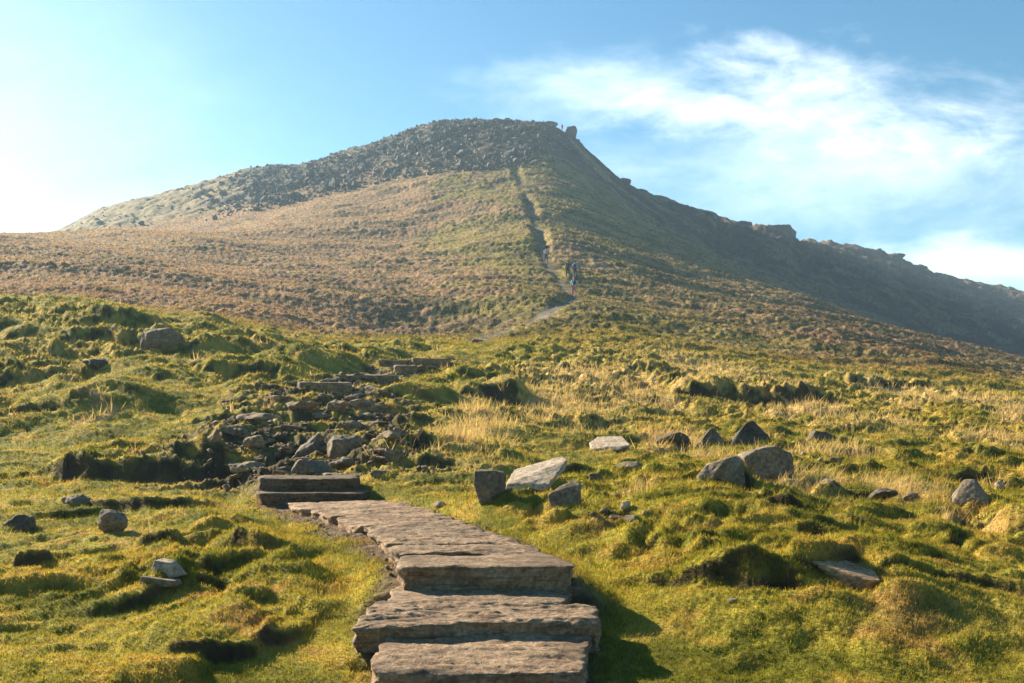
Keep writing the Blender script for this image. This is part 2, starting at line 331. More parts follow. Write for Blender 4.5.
# turf slumps: no face of the near ground stands steeper than it can hold
dY = np.diff(Y[:, 0]); gm = 1.15+0.35*np.clip(n_slump, -1, 1)
Zo = Z.copy()
for j in range(1, ND): Z[j] = np.minimum(Z[j], Z[j-1]+gm[j]*dY[j-1])
dS = np.diff(SG)
for i in range(1, NS): Z[:, i] = np.minimum(Z[:, i], Z[:, i-1]+1.5*dS[i-1]*Y[:, 0])
for i in range(NS-2, -1, -1): Z[:, i] = np.minimum(Z[:, i], Z[:, i+1]+1.5*dS[i]*Y[:, 0])
Z = np.where((Y > 60) | (bed > 0.02) , Zo, Z+(Zo-Z)*S(45, 60, Y))
VPIX = VH-F*Z/Y                                               # row of the finished ground

# ------------------------------------------------------------------ terrain: ground colours (reflectance of turf, dead grass, peat, soil)
def c3v(*c): return np.array(c, np.float32)
GREEN, MOSS, OLIVE = c3v(.138,.132,.017), c3v(.270,.225,.034), c3v(.300,.215,.040)
STRAW, RUST, BROWN = c3v(.50,.36,.18), c3v(.22,.115,.05), c3v(.220,.120,.073)
PEAT, SOIL, STONE = c3v(.042,.029,.017), c3v(.14,.095,.06), c3v(.20,.18,.155)
def mixc(a, b, m): return a*(1-m[..., None])+b*m[..., None]
n_a = fbm(Xf/2.3, Yf/1.9, 4, 81); n_b = fbm(Xf/0.7, Yf/0.6, 4, 82); n_c = fbm(Xf/11, Yf/8, 3, 83); n_d = fbm(Xf/0.13, Yf/0.13, 3, 84)
PU = U0+F*SS; PVb = BASEV
C = mixc(np.broadcast_to(GREEN, Xf.shape+(3,)).copy(), MOSS, S(-0.45, 0.45, n_a+0.4*n_b))
C = mixc(C, OLIVE, S(0.0, 0.6, n_b+0.35*n_c+0.25*S(0, 4, Xf)+0.2*S(16, 30, Yf)))
brn = 0.6*S(0.36, 0.8, n_b*0.7+n_a*0.6+0.1*n_d)*0.75
C = mixc(C, RUST, brn*near)
strw = np.clip(S(0.25, 0.8, n_a+0.3*n_b+0.30*S(-1, 4, Xf)*S(13, 20, Yf)-0.35)+
       0, 0, 1)
for (u, v, w, h) in [(800,492,70,20),(880,505,70,14),(985,412,80,22),(590,388,120,10),(480,432,70,26),(560,410,110,16),(700,372,120,14),(900,400,60,10),(920,505,40,12),(245,558,16,10),(820,420,80,12),(1000,450,60,12),(640,400,60,10)]:
    y0 = depth_of(u, v); x0 = (u-U0)/F*y0; rx = w*.5*y0/F; ry = max(h*.5*y0*y0/F/1.2, .25)
    strw = np.maximum(strw, 0.95*np.exp(-(((wx-x0)/rx)**2+((wy-y0)/ry)**2))*S(-0.5, 0.3, n_b+0.3))
strw = (strw*near*S(8.5, 12, Yf)).astype(np.float32)
C = mixc(C, STRAW, np.clip(strw*0.8, 0, 1))
# the open slope
left = S(470, 330, PU+60*n_c); 
Cm = mixc(np.broadcast_to(BROWN, Xf.shape+(3,)).copy(), c3v(.300,.190,.105), S(-.3, .6, n_a+0.5*n_c+0.3*S(60,130,Yf)))
greenish = S(-0.05, 0.45, fbm(Xf/16, Yf/12, 4, 91)+0.8*S(400, 560, PU)*S(900, 720, PU+0.3*Yf)-0.55*S(480, 320, PU)+0.25*S(75, 45, Yf)-0.1)
Cm = mixc(Cm, c3v(.215,.178,.042), greenish*(0.55+0.45*S(-0.3, 0.5, n_a)))
rb = S(0.0, 0.5, 1-np.abs((PVb-(268+(PU-620)*0.27))/42))*S(590, 660, PU)
Cm = mixc(Cm, c3v(.24,.135,.075), rb*0.75*S(-.5,.3,n_a))
hth_shade = fbm(Xf/5.5, Yf/3.0, 5, 98, 0.6)+0.30*S(470, 640, PU)-0.35*S(400, 250, PU)+0.35*np.exp(-((PU-440)/110)**2-((PVb-315)/26)**2)
Cm = mixc(Cm, c3v(.062,.055,.020), S(0.12, 0.42, hth_shade)*0.75)   # darker rushes and heather, with the hollow's shade painted in
Cm = mixc(Cm, PEAT*2, S(0.42, 0.75, fbm(Xf/7, Yf/3.5, 4, 92))*0.7)
Cm = mixc(Cm, c3v(.36,.27,.13), S(0.0, 0.8, n_b+0.3*n_d)*0.30)
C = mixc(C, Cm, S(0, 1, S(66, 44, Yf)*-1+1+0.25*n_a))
# summit block and far ridge: thin grass, scree and bare rock
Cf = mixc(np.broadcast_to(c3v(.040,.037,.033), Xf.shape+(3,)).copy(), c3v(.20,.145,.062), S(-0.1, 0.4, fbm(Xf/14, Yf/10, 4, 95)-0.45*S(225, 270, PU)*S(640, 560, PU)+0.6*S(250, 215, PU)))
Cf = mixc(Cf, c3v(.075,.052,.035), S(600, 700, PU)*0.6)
Cf = Cf*(1+0.5*n_b[..., None]+0.25*fbm(Xf/4, Yf/6, 3, 97)[..., None])
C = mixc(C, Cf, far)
# worn ground
pathm = S(wid+0.45, wid-0.25, df+0.4*n_b-0.3*S(84, 76, Yf)+0.25*S(150, 200, Yf))*S(50, 56, Yf)*S(218, 200, Yf)
C = mixc(C, (c3v(.115,.10,.09)+c3v(.07,.052,.033)*S(92, 74, Yf)[..., None])*(1+0.3*n_b[..., None]), np.clip(pathm*(0.62+0.55*n_b+0.3*S(92, 76, Yf)), 0, 1))
soilm = np.maximum(bed*S(0.86, 0.58, dn+0.28*n_b), gul*0.85*S(0.35, -0.2, n_b+0.5*n_a))
C = mixc(C, mixc(np.broadcast_to(SOIL, C.shape), PEAT*1.6, gul*0.8)*(1+0.3*n_d[..., None]), np.clip(soilm, 0, 1))
gx = np.gradient(Z, axis=0)/np.gradient(Y, axis=0)
gfe = S(0.25, 0.9, np.gradient(FE, axis=0)/np.gradient(Y, axis=0)+0.15*n_b)
C = mixc(C, PEAT, gfe*0.88*near)
C = mixc(C, PEAT, S(0.6, 1.15, gx)*near*0.9*S(0.45, -0.25, n_b))                  # bare peat on steep faces, also painted in to deepen their shade
C = np.clip(C*(1+0.22*n_d[..., None]*near[..., None]+0.10*n_b[..., None]), 0.008, 0.6)

def turf_material():
    m = bpy.data.materials.new('turf'); m.use_nodes = True; N = NT(m.node_tree)
    at = N.add('ShaderNodeAttribute', attribute_name='Col'); tc = N.add('ShaderNodeTexCoord')
    n1 = N.noise(tc.outputs['Object'], 28, 5, 0.65); n2 = N.noise(tc.outputs['Object'], 3.1, 5, 0.6)
    c = N.mix(1.0, at.outputs['Color'], N.mix(n1, (.55,.55,.5), (1.5,1.5,1.45)), 'MULTIPLY')
    c = N.mix(1.0, c, N.mix(n2, (.75,.72,.7), (1.25,1.28,1.25)), 'MULTIPLY')
    b = N.add('ShaderNodeBump', i_Strength=0.8, i_Distance=0.03, i_Height=n1)
    d = N.add('ShaderNodeBsdfPrincipled', i_Roughness=0.95, i_Base_Color=c, i_Normal=b.outputs[0])
    d.inputs['Specular IOR Level'].default_value = 0.12
    N.add('ShaderNodeOutputMaterial', i_Surface=d.outputs[0]); return m
M_TURF = turf_material()

Vall = np.stack([X, Y, Z+CAMZ], -1).reshape(-1, 3).astype(np.float32)
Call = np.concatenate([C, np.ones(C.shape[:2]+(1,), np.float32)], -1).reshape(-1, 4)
idx = np.arange(ND*NS).reshape(ND, NS)
Q = np.stack([idx[:-1, :-1], idx[:-1, 1:], idx[1:, 1:], idx[1:, :-1]], -1)
qx, qy = X[:-1, :-1], Y[:-1, :-1]; qu = PU[:-1, :-1]
is_path = (pathm[:-1, :-1] > 0.45)
crest = np.interp(qu, [-500, 0, 240, 300, 560, 600, 640, 700, 800, 900, 1024, 1500], [170, 170, 190, 215, 225, 205, 195, 165, 150, 122, 118, 110])
is_ridge = qy > crest; is_hill = qy > 52
def terrain_piece(name, mask):
    q = Q[mask].reshape(-1, 4); used = np.unique(q); remap = np.zeros(ND*NS, np.int32); remap[used] = np.arange(len(used))
    me = np_mesh(name, Vall[used], remap[q], True, {'Col': ('FLOAT_COLOR', Call[used])})
    return tag(link(name, me, M_TURF), kind='structure')
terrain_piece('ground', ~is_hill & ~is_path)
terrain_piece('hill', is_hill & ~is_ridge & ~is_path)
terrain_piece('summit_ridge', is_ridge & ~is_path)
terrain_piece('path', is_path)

def gz(x, y):
    """ground height at plan positions"""
    x = np.asarray(x, float); y = np.asarray(y, float)
    i = np.interp(x/y, SG, np.arange(NS)); j = (np.log(y)-L0)/(L1-L0)*(ND-1)
    i = np.clip(i, 0, NS-1.001); j = np.clip(j, 0, ND-1.001); a = i-i.astype(int); b = j-j.astype(int); i = i.astype(int); j = j.astype(int)
    return (Z[j, i]*(1-a)+Z[j, i+1]*a)*(1-b)+(Z[j+1, i]*(1-a)+Z[j+1, i+1]*a)*b+CAMZ
def ground_point(u, v, dmin=2.5):
    y = depth_of(u, v, dmin, VPIX); x = (u-U0)/F*y
    return Vector((x, y, float(gz(x, y))))

# ------------------------------------------------------------------ grass
def grass_material(name, rough=0.6):
    m = bpy.data.materials.new(name); m.use_nodes = True; N = NT(m.node_tree)
    at = N.add('ShaderNodeAttribute', attribute_name='Col')
    d = N.add('ShaderNodeBsdfDiffuse', i_Color=at.outputs['Color'])
    t = N.add('ShaderNodeBsdfTranslucent', i_Color=N.mix(1.0, at.outputs['Color'], (1.25,1.2,.8), 'MULTIPLY'))
    mx = N.add('ShaderNodeMixShader', i_0=0.42, i_1=d.outputs[0], i_2=t.outputs[0])
    N.add('ShaderNodeOutputMaterial', i_Surface=mx.outputs[0]); return m
M_GRASS = grass_material('grass_blade')
rng = np.random.default_rng(7)
def lookup(A, s, l):
    i = np.clip(np.round(np.interp(s, SG, np.arange(NS))).astype(int), 0, NS-1); j = np.clip(np.round((l-L0)/(L1-L0)*(ND-1)).astype(int), 0, ND-1)
    return A[j, i]
def blades(n, la, lb, height, width, lean, colour=None, keep=None, smax=0.66, tri=False, var=1.0):
    s = rng.uniform(-smax, smax, n); l = rng.uniform(la, lb, n)
    if keep is not None:
        k = rng.random(n) < lookup(keep, s, l); s, l = s[k], l[k]
    n = len(s); y = np.exp(l); x = s*y; z = gz(x, y)
    col = lookup(C, s, l)*(1+var*(rng.random((n, 1))-0.45))*(1+0.10*rng.standard_normal((n, 3)))
    if colour is not None: col = col*0.35+colour*0.65*(0.7+0.6*rng.random((n, 1)))
    h = height(y, s, l)*(0.55+0.9*rng.random(n)); w = width(y)*(0.7+0.6*rng.random(n))
    a = rng.uniform(0, math.tau, n); b = rng.uniform(0, math.tau, n)
    ln = lean*h*(0.3+rng.random(n))
    ex, ey = np.cos(a)*w*.5, np.sin(a)*w*.5; tx, ty = np.cos(b)*ln+0.25*ln, np.sin(b)*ln-0.1*ln
    p0 = np.stack([x-ex, y-ey, z-0.01], 1); p1 = np.stack([x+ex, y+ey, z-0.01], 1)
    tip = np.stack([x+tx, y+ty, z+h], 1)
    if tri:
        V = np.stack([p0, p1, tip], 1); k = 3; base = np.arange(n)[:, None]*3; Fc = base+np.array([[0, 1, 2]])
    else:
        m0 = np.stack([x-ex*.7+tx*.35, y-ey*.7+ty*.35, z+h*.6], 1); m1 = np.stack([x+ex*.7+tx*.35, y+ey*.7+ty*.35, z+h*.6], 1)
        V = np.stack([p0, p1, m1, m0, tip], 1); k = 5; base = np.arange(n)[:, None]*5
        Fc = np.concatenate([base+np.array([[0, 1, 2]]), base+np.array([[0, 2, 3]]), base+np.array([[3, 2, 4]])], 0)
    cc = np.repeat(np.clip(np.concatenate([col, np.ones((n, 1))], 1), 0.005, 1), k, 0)
    return V.reshape(-1, 3), Fc, cc
def merge(parts):
    V, Fs, Cs, o = [], [], [], 0
    for v, f, c in parts: V.append(v); Fs.append(f+o); Cs.append(c); o += len(v)
    return np.concatenate(V), np.concatenate(Fs), np.concatenate(Cs)
noGrass = np.clip(np.maximum(bed*S(0.74, 0.54, dn+0.28*n_b), gul*S(0.6, 0.05, n_b+0.5*n_a)), 0, 1)
gs = np.gradient(Z, axis=1)/np.gradient(X, axis=1); area = np.sqrt(1+gx*gx+gs*gs)
keepN = (1-noGrass)*(1-0.5*gfe)*np.clip(area/2.0, 0, 1)*(1-0.35*S(0.9, 1.5, gx)*S(0.2, -0.4, n_b))
keepF = (1-pathm)*(0.25+0.75*S(-0.2, 0.5, n_b+n_a))
lg = math.log
def build_grass():
    parts = [blades(620000, lg(4.4), lg(11), lambda y, s, l: 0.015+0.016*lookup(rough, s, l), lambda y: 0.0030+0.00025*y, 0.9, keep=keepN),
             blades(620000, lg(11), lg(60), lambda y, s, l: 0.022+0.025*lookup(rough, s, l)+0.0012*y, lambda y: 0.0014*y**0.85, 0.8, keep=keepN, tri=True),
             blades(520000, lg(50), lg(235), lambda y, s, l: 0.07+0.0005*y+0*s, lambda y: 0.0009*y, 0.9, keep=keepF, tri=True, var=0.8)]
    V, Fc, Cc = merge(parts)
    me = np_mesh('grass', V, Fc, False, {'Col': ('FLOAT_COLOR', Cc)})
    tag(link('grass', me, M_GRASS), 'short green and olive turf covering the moor', 'grass', kind='stuff')
    parts = [blades(200000, lg(5), lg(14), lambda y, s, l: 0.10+0.10*lookup(strw, s, l), lambda y: 0.0022+0.00025*y, 0.75, STRAW, keep=np.clip(strw*1.1-0.12, 0, 1)*keepN),
             blades(330000, lg(14), lg(62), lambda y, s, l: 0.12+0.16*lookup(strw, s, l), lambda y: 0.0011*y**0.9, 0.7, STRAW, keep=np.clip(strw*1.1-0.1, 0, 1)*keepN, tri=True)]
    V, Fc, Cc = merge(parts)
    me = np_mesh('dry_grass', V, Fc, False, {'Col': ('FLOAT_COLOR', Cc)})
    tag(link('dry_grass', me, M_GRASS), 'pale straw coloured dead grass tufts among the green turf', 'dry grass', kind='stuff')
build_grass()
#@@OBJECTS@@
# ------------------------------------------------------------------ stone
def stone_material(name, c1, c2, moss=0.3, lichen=0.25, scale=1.0, strata=0.0, bump=0.7):
    m = bpy.data.materials.new(name); m.use_nodes = True; N = NT(m.node_tree)
    tc = N.add('ShaderNodeTexCoord'); oi = N.add('ShaderNodeObjectInfo')
    off = N.add('ShaderNodeCombineXYZ', i_0=N.math('MULTIPLY', oi.outputs['Random'], 37.0), i_1=N.math('MULTIPLY', oi.outputs['Random'], 91.0))
    ad = N.add('ShaderNodeVectorMath', operation='ADD', i_0=tc.outputs['Object'], i_1=off.outputs[0]); v = ad.outputs[0]
    n1 = N.noise(v, 3.5*scale, 8, 0.65); n2 = N.noise(v, 22*scale, 6, 0.7); n3 = N.noise(v, 9*scale, 5, 0.6, 0.6); n4 = N.noise(v, 90*scale, 3, 0.6)
    mp = N.add('ShaderNodeMapping'); mp.inputs['Scale'].default_value = (0.6, 0.6, 9.0); N.link(v, mp.inputs[0])
    n5 = N.noise(mp.outputs[0], 3*scale, 5, 0.6)
    c = N.mix(N.rng(n1, 0.3, 0.7), c1, c2)
    c = N.mix(1.0, c, N.mix(N.rng(n2, .25, .75), (.42,.41,.41), (1.6,1.58,1.55)), 'MULTIPLY')
    c = N.mix(1.0, c, N.mix(oi.outputs['Random'], (.8,.82,.85), (1.2,1.15,1.08)), 'MULTIPLY')
    if strata: c = N.mix(N.math('MULTIPLY', N.rng(n5, 0.5, 0.62), strata), c, (c1[0]*.5, c1[1]*.47, c1[2]*.43, 1))
    c = N.mix(N.math('MULTIPLY', N.rng(n3, 0.60, 0.68), lichen), c, (.36,.35,.28,1))
    ge = N.add('ShaderNodeNewGeometry'); sp = N.add('ShaderNodeSeparateXYZ', i_0=ge.outputs['Normal'])
    up = N.math('ADD', sp.outputs[2], N.math('MULTIPLY', N.math('SUBTRACT', n3, 0.5), 2.2))
    c = N.mix(N.math('MULTIPLY', N.rng(up, 0.85, 1.25), moss), c, (.105,.105,.02,1))
    vo = N.add('ShaderNodeTexVoronoi', feature='DISTANCE_TO_EDGE', i_Scale=2.6*scale); N.link(N.add('ShaderNodeVectorMath', operation='ADD', i_0=v, i_1=N.add('ShaderNodeTexNoise', i_Scale=6.0, i_Detail=4.0).outputs['Color']).outputs[0], vo.inputs['Vector'])
    crk = N.rng(vo.outputs['Distance'], 0.0, 0.035)
    n2 = N.math('ADD', n2, N.math('MULTIPLY', crk, 0.35))
    h = N.math('ADD', N.math('MULTIPLY', n2, 0.7), N.math('ADD', N.math('MULTIPLY', n4, 0.25), N.math('MULTIPLY', n5, 0.5*strata)))
    b = N.add('ShaderNodeBump', i_Strength=bump, i_Distance=0.045/scale, i_Height=h)
    d = N.add('ShaderNodeBsdfPrincipled', i_Roughness=0.85, i_Base_Color=c, i_Normal=b.outputs[0]); d.inputs['Specular IOR Level'].default_value = 0.3
    N.add('ShaderNodeOutputMaterial', i_Surface=d.outputs[0]); return m
M_FLAG = stone_material('flagstone', (.195,.120,.070,1), (.355,.243,.150,1), 0.08, 0.25, 1.3, 0.6)
M_SHADEFLAG = stone_material('shaded_flagstone', (.085,.055,.033,1), (.16,.108,.068,1), 0.10, 0.08, 1.3, 0.6)  # brown flagstone, the shade on the steps below the gully put into its colour
M_GRIT = stone_material('gritstone', (.115,.088,.062,1), (.225,.18,.13,1), 0.3, 0.3)
M_PALE = stone_material('pale_stone', (.36,.275,.19,1), (.48,.39,.29,1), 0.03, 0.15, 1.0, 0.25)
M_DARK = stone_material('dark_stone', (.055,.044,.033,1), (.115,.095,.072,1), 0.35, 0.2)
M_GULLY = stone_material('gully_stone', (.14,.09,.052,1), (.32,.23,.14,1), 0.22, 0.12, 1.2, 0.5)
M_SUMMIT = stone_material('summit_stone', (.045,.043,.042,1), (.140,.135,.126,1), 0.05, 0.15, 0.5)

def hull_rock(seed, dims, npts=16, cuts=3, rough=0.06, pts=None, soft=0.5, flat=False):
    """a broken boulder: convex hull of a few corners, edges worn, surface pitted; base at z = 0"""
    r = random.Random(seed); bm = bmesh.new(); dx, dy, dz = dims
    if pts is None:
        pts = []
        for _ in range(npts):
            a = r.uniform(0, math.tau); z = r.uniform(-1, 1); q = (1-abs(z)**2.6)**0.5
            k = r.uniform(0.86, 1.08)
            pts.append((math.cos(a)*q*k*0.5*dx, math.sin(a)*q*k*0.5*dy, (0.5+0.5*z*k)*dz))
    for p in pts: bm.verts.new(p)
    bmesh.ops.convex_hull(bm, input=bm.verts[:])
    bmesh.ops.delete(bm, geom=[v for v in bm.verts if not v.link_faces], context='VERTS')
    size = max(dims)
    bmesh.ops.dissolve_limit(bm, angle_limit=0.12, verts=bm.verts[:], edges=bm.edges[:])
    if cuts:
        bmesh.ops.bevel(bm, geom=bm.edges[:]+bm.verts[:], offset=0.035*size*soft, segments=1, affect='EDGES', clamp_overlap=True)
        bmesh.ops.triangulate(bm, faces=bm.faces[:])
        lim = size/(4*2**(cuts-1))
        for _ in range(5):
            es = [e for e in bm.edges if e.calc_length() > lim]
            if not es: break
            bmesh.ops.subdivide_edges(bm, edges=es, cuts=1, use_grid_fill=True)
            bmesh.ops.triangulate(bm, faces=[f for f in bm.faces if len(f.verts) > 3])
        for _ in range(2): bmesh.ops.smooth_vert(bm, verts=bm.verts[:], factor=0.4*soft, use_axis_x=True, use_axis_y=True, use_axis_z=True)
        o = Vector((seed*3.7 % 50, seed*1.3 % 50, 0))
        bm.normal_update()
        for v in bm.verts:
            p = v.co/size*2.4+o
            n = mnoise.fractal(p*1.6, 0.9, 2.1, 5)*0.6+0.7*(abs(mnoise.noise(p*2.3))-0.25)
            v.co += v.normal*n*rough*size
    else: bmesh.ops.triangulate(bm, faces=bm.faces[:])
    me = bpy.data.meshes.new('boulder'); bm.to_mesh(me); bm.free()
    if not flat: me.polygons.foreach_set('use_smooth', np.ones(len(me.polygons), bool))
    return me
def place_rock(name, u, v, w, h, label, mat, seed=0, group=None, cat='rock', dy=0.8, pts=None, rot=0.0, tilt=(0, 0), sink=0.12, cuts=3, rough=0.06, npts=16, soft=0.5, depth=None, me=None, dmin=2.5):
    """a rock whose foot is seen at (u, v): real width and height follow from how far off the ground is there"""
    p = ground_point(u, v, dmin); k = p.y/F; W_, H_ = w*k, h*k
    if me is None:
        H2 = H_*(1+sink)
        if pts is not None: pts = [(a*W_, b*W_, c*H2) for a, b, c in pts]
        me = hull_rock(seed, (W_, W_*dy, H2), npts, cuts, rough, pts, soft)
    o = link(name, me, mat); zmin = min(float(gz(p.x+t*W_, p.y+q*W_)) for t in (-.4, -.2, .2, .4) for q in (0, .15))
    o.location = (p.x, p.y+0.35*W_*dy, max(min(zmin, p.z), p.z-.22*H_)-H_*sink*.7)
    # a rock sits on the ground under its middle, not on the slope in front
    o.rotation_euler = (tilt[0], tilt[1], rot)
    return tag(o, label, cat, group)

def slab(name, label, corners, zf, zb, thick, seed, mat, nx=70, ny=44, group=None, relief=0.012, edge=0.03, cat='stone step', notch=None):
    """a hewn stone slab: corners (x, y) front-left, front-right, back-right, back-left; rough top in thin layers, split front"""
    (ax, ay), (bx, by), (cx, cy), (dx, dy) = corners; nz = 7
    mx, my = (ax+bx+cx+dx)/4, (ay+by+cy+dy)/4; zc = (zf+zb)/2-thick
    verts = {}; V = []; Fc = []
    def pos(i, j, k):
        a, b, c = i/nx, j/ny, k/nz
        x = (ax*(1-a)+bx*a)*(1-b)+(dx*(1-a)+cx*a)*b; y = (ay*(1-a)+by*a)*(1-b)+(dy*(1-a)+cy*a)*b
        zt = zf*(1-b)+zb*b
        # worn outline
        ea = mnoise.fractal(Vector((seed*7.1, y*3.1, c*0.6)), 0.8, 2.1, 4)*edge*1.2
        eb = mnoise.fractal(Vector((x*2.6, seed*5.3+(9 if b > .5 else 0), c*0.9)), 0.8, 2.1, 5)*edge
        wa, wb = abs(a-.5)*2, abs(b-.5)*2
        x += ea*wa**3*(1 if a > .5 else -1); y += eb*wb**3*(1 if b > .5 else -1)
        # corners and top arris knocked off
        rr = max(wa, wb)**14; cr = (wa*wb)**6
        x -= (x-mx)*cr*0.05; y -= (y-my)*cr*0.08
        lay = mnoise.fractal(Vector((x*0.9+seed*3, y*3.4, seed)), 0.75, 2.1, 5)
        lq = lay*3.2; lf_ = math.floor(lq); fr = lq-lf_; lay = (lf_+min(1, max(0, (fr-.8)/.2)))/3.2*0.8+lay*0.2
        top = lay*relief*1.6+mnoise.fractal(Vector((x*9, y*14, seed)), 0.8, 2.0, 3)*relief*0.35-rr*0.014
        z = zt-thick*(1-c)+top*c**3
        if c < 1:                                             # split faces bulge and recess
            bulge = mnoise.fractal(Vector((x*4, z*9+seed, y*4)), 0.7, 2.1, 4)*0.028-0.02*(1-c)
            y -= bulge*(1 if b == 0 else 0); y += bulge*(1 if b == 1 else 0)
            x -= bulge*(1 if a == 0 else 0); x += bulge*(1 if a == 1 else 0)
        return (x-mx, y-my, z-zc)
    def vid(i, j, k):
        if (i, j, k) not in verts: verts[(i, j, k)] = len(V); V.append(pos(i, j, k))
        return verts[(i, j, k)]
    for i in range(nx):
        for j in range(ny): Fc.append((vid(i, j, nz), vid(i+1, j, nz), vid(i+1, j+1, nz), vid(i, j+1, nz))); 
    for k in range(nz):
        for i in range(nx):
            Fc.append((vid(i, 0, k), vid(i+1, 0, k), vid(i+1, 0, k+1), vid(i, 0, k+1))); Fc.append((vid(i+1, ny, k), vid(i, ny, k), vid(i, ny, k+1), vid(i+1, ny, k+1)))
        for j in range(ny):
            Fc.append((vid(0, j+1, k), vid(0, j, k), vid(0, j, k+1), vid(0, j+1, k+1))); Fc.append((vid(nx, j, k), vid(nx, j+1, k), vid(nx, j+1, k+1), vid(nx, j, k+1)))
    for i in range(nx):
        for j in range(ny): Fc.append((vid(i, j+1, 0), vid(i+1, j+1, 0), vid(i+1, j, 0), vid(i, j, 0)))
    me = np_mesh(name, np.array(V), np.array(Fc), True)
    o = link(name, me, mat); o.location = (mx, my, zc+CAMZ)
    return tag(o, label, cat, group)
def px_slab(name, label, yf, yb, uf, ub, zf, zb, thick, seed, mat=None, **kw):
    return slab(name, label, [P(uf[0], yf), P(uf[1], yf), P(ub[1], yb), P(ub[0], yb)], zf, zb, thick, seed, mat or M_FLAG, **kw)

# the flight in the foreground and the paved stretch behind it
G1 = 'stone steps and flags of the near path'
px_slab('stone_step', 'lowest brown stone step, cut by the bottom edge of the photo', 5.33, 6.04, (367, 584), (385, 590), -1.345, -1.30, .20, 3, group=G1, relief=.02)
px_slab('stone_step', 'widest stone step with a thick rough split front, second from the bottom', 5.98, 6.56, (349, 603), (372, 598), -1.215, -1.195, .19, 11, group=G1, nx=110, ny=60, relief=.022, edge=.04)
px_slab('stone_step', 'thin low flag lying between the two thick front steps, partly in shadow', 6.50, 7.0, (386, 566), (392, 570), -1.19, -1.17, .14, 15, group=G1, relief=.014)
px_slab('stone_step', 'smooth topped thick stone step with a curved crack, third big riser', 6.88, 7.36, (398, 579), (397, 556), -1.005, -0.992, .19, 21, group=G1, nx=100, ny=50, relief=.007)
G2 = 'flagstones of the near path'
fl = [(7.42, 8.10, (393, 552), (387, 528), 'brown flag directly behind the smooth thick step'),
      (8.14, 8.85, (386, 524), (383, 503), 'worn brown flag with a dark layered crack, second behind the thick step'),
      (8.89, 9.7, (378, 503), (362, 478), 'layered flagstone in the middle of the paved bend'),
      (9.75, 10.7, (352, 474), (335, 452), 'pale flagstone where the paving bends to the left'),
      (10.75, 11.75, (330, 448), (308, 430), 'flagstone before the last one below the two dark steps'),
      (11.8, 13.02, (303, 426), (284, 396), 'last flagstone, lying at the foot of the two dark steps')]
for k, (a, b, ua, ub, lab) in enumerate(fl):
    px_slab('flagstone', lab, a, b, ua, ub, -1.0-0.010*k, -1.0-0.010*k-0.004, .12, 31+k, group=G2, cat='flagstone', nx=80, ny=40, relief=.022, edge=.05)
px_slab('stone_step', 'lower of the two shaded stone steps below the rocky gully', 13.0, 13.5, (259, 368), (262, 364), -0.945, -0.94, .22, 41, M_SHADEFLAG, group='dark steps below the gully', relief=.012, edge=.05)
px_slab('stone_step', 'upper of the two shaded stone steps below the rocky gully', 13.28, 13.95, (257, 361), (262, 356), -0.775, -0.765, .24, 43, M_SHADEFLAG, group='dark steps below the gully', relief=.012, edge=.05)
# short flights further up
def far_step(u0, u1, vt, vb, label, seed, dep=0.5):
    p = ground_point((u0+u1)/2, vb); y = p.y; zt = (VH-vt)/F*y
    px_slab('stone_step', label, y, y+dep, (u0, u1), (u0+1, u1-1), zt, zt+.02, max((vb-vt)/F*y+.15, .2), seed, M_GULLY, group='small steps climbing beyond the gully', nx=36, ny=14, relief=.02, edge=.06)
far_step(299, 351, 382, 391, 'long dark stone step at the top left of the rocky gully', 51, .7)
far_step(340, 396, 375, 381, 'thin flat step just above the long dark step', 52)
far_step(394, 417, 365, 373, 'short square step left of the long upper step', 53)
far_step(412, 450, 358, 364, 'long pale fronted step at the top of the stony flight', 54, .7)
far_step(378, 410, 360, 366, 'low step left of the topmost pale step', 55)
far_step(384, 430, 367, 372, 'step just below the topmost pale step', 56)
place_rock('boulder', 477, 344, 13, 6, 'small square dark block alone on the grass above the steps', M_DARK, 57, cuts=2, npts=10)

# boulders right of the path
GB = 'boulders on the turf right of the path'
place_rock('boulder', 490, 502, 32, 37, 'dark upright boulder, narrow at its foot, left of the pale leaning slab', M_GRIT, 101, GB, pts=[(-.5,-.25,.98),(.1,-.4,1.0),(.48,-.2,.9),(.42,.4,.95),(-.4,.4,1.0),(-.52,-.3,.62),(.5,-.25,.55),(-.25,-.3,0),(.2,-.32,0),(.25,.35,0),(-.25,.3,0),(-.05,-.48,.6)], cuts=4, rough=.03, sink=.06)
place_rock('slab_boulder', 538, 489, 66, 32, 'big pale flat slab leaning beside the dark upright boulder', M_PALE, 102, GB, pts=[(-.5,-.30,.0),(-.49,-.28,.36),(-.36,.65,.70),(.0,.9,.88),(.43,.9,1.12),(.5,.55,1.04),(.47,.45,.80),(.30,-.05,.50),(.16,-.28,.36),(.12,-.28,.05),(-.2,-.34,.0),(.3,.7,.5),(-.3,.5,.2)], cuts=4, rough=.018, sink=.03, soft=.35)
place_rock('boulder', 565, 507, 35, 27, 'grey brown wedge shaped boulder just below the pale leaning slab', M_GRIT, 103, GB, pts=[(-.5,-.1,.5),(-.42,-.3,.05),(-.3,-.35,0),(.2,-.35,.1),(.5,.0,.2),(.45,-.1,.85),(.3,.1,1.0),(-.1,.1,.8),(.4,.4,.8),(-.3,.4,.3),(.3,.4,0)], cuts=4, rough=.03, sink=.1)
place_rock('slab_boulder', 611, 449, 40, 15, 'pale flat rock bedded in straw coloured turf above the leaning slab', M_PALE, 104, GB, pts=[(-.5,-.35,0),(-.45,-.3,.3),(.2,-.4,.2),(.5,-.2,.5),(.42,1.1,1.0),(-.2,1.2,.95),(-.5,.4,.6),(.5,1.0,0),(-.4,1.0,0)], cuts=4, rough=.02)
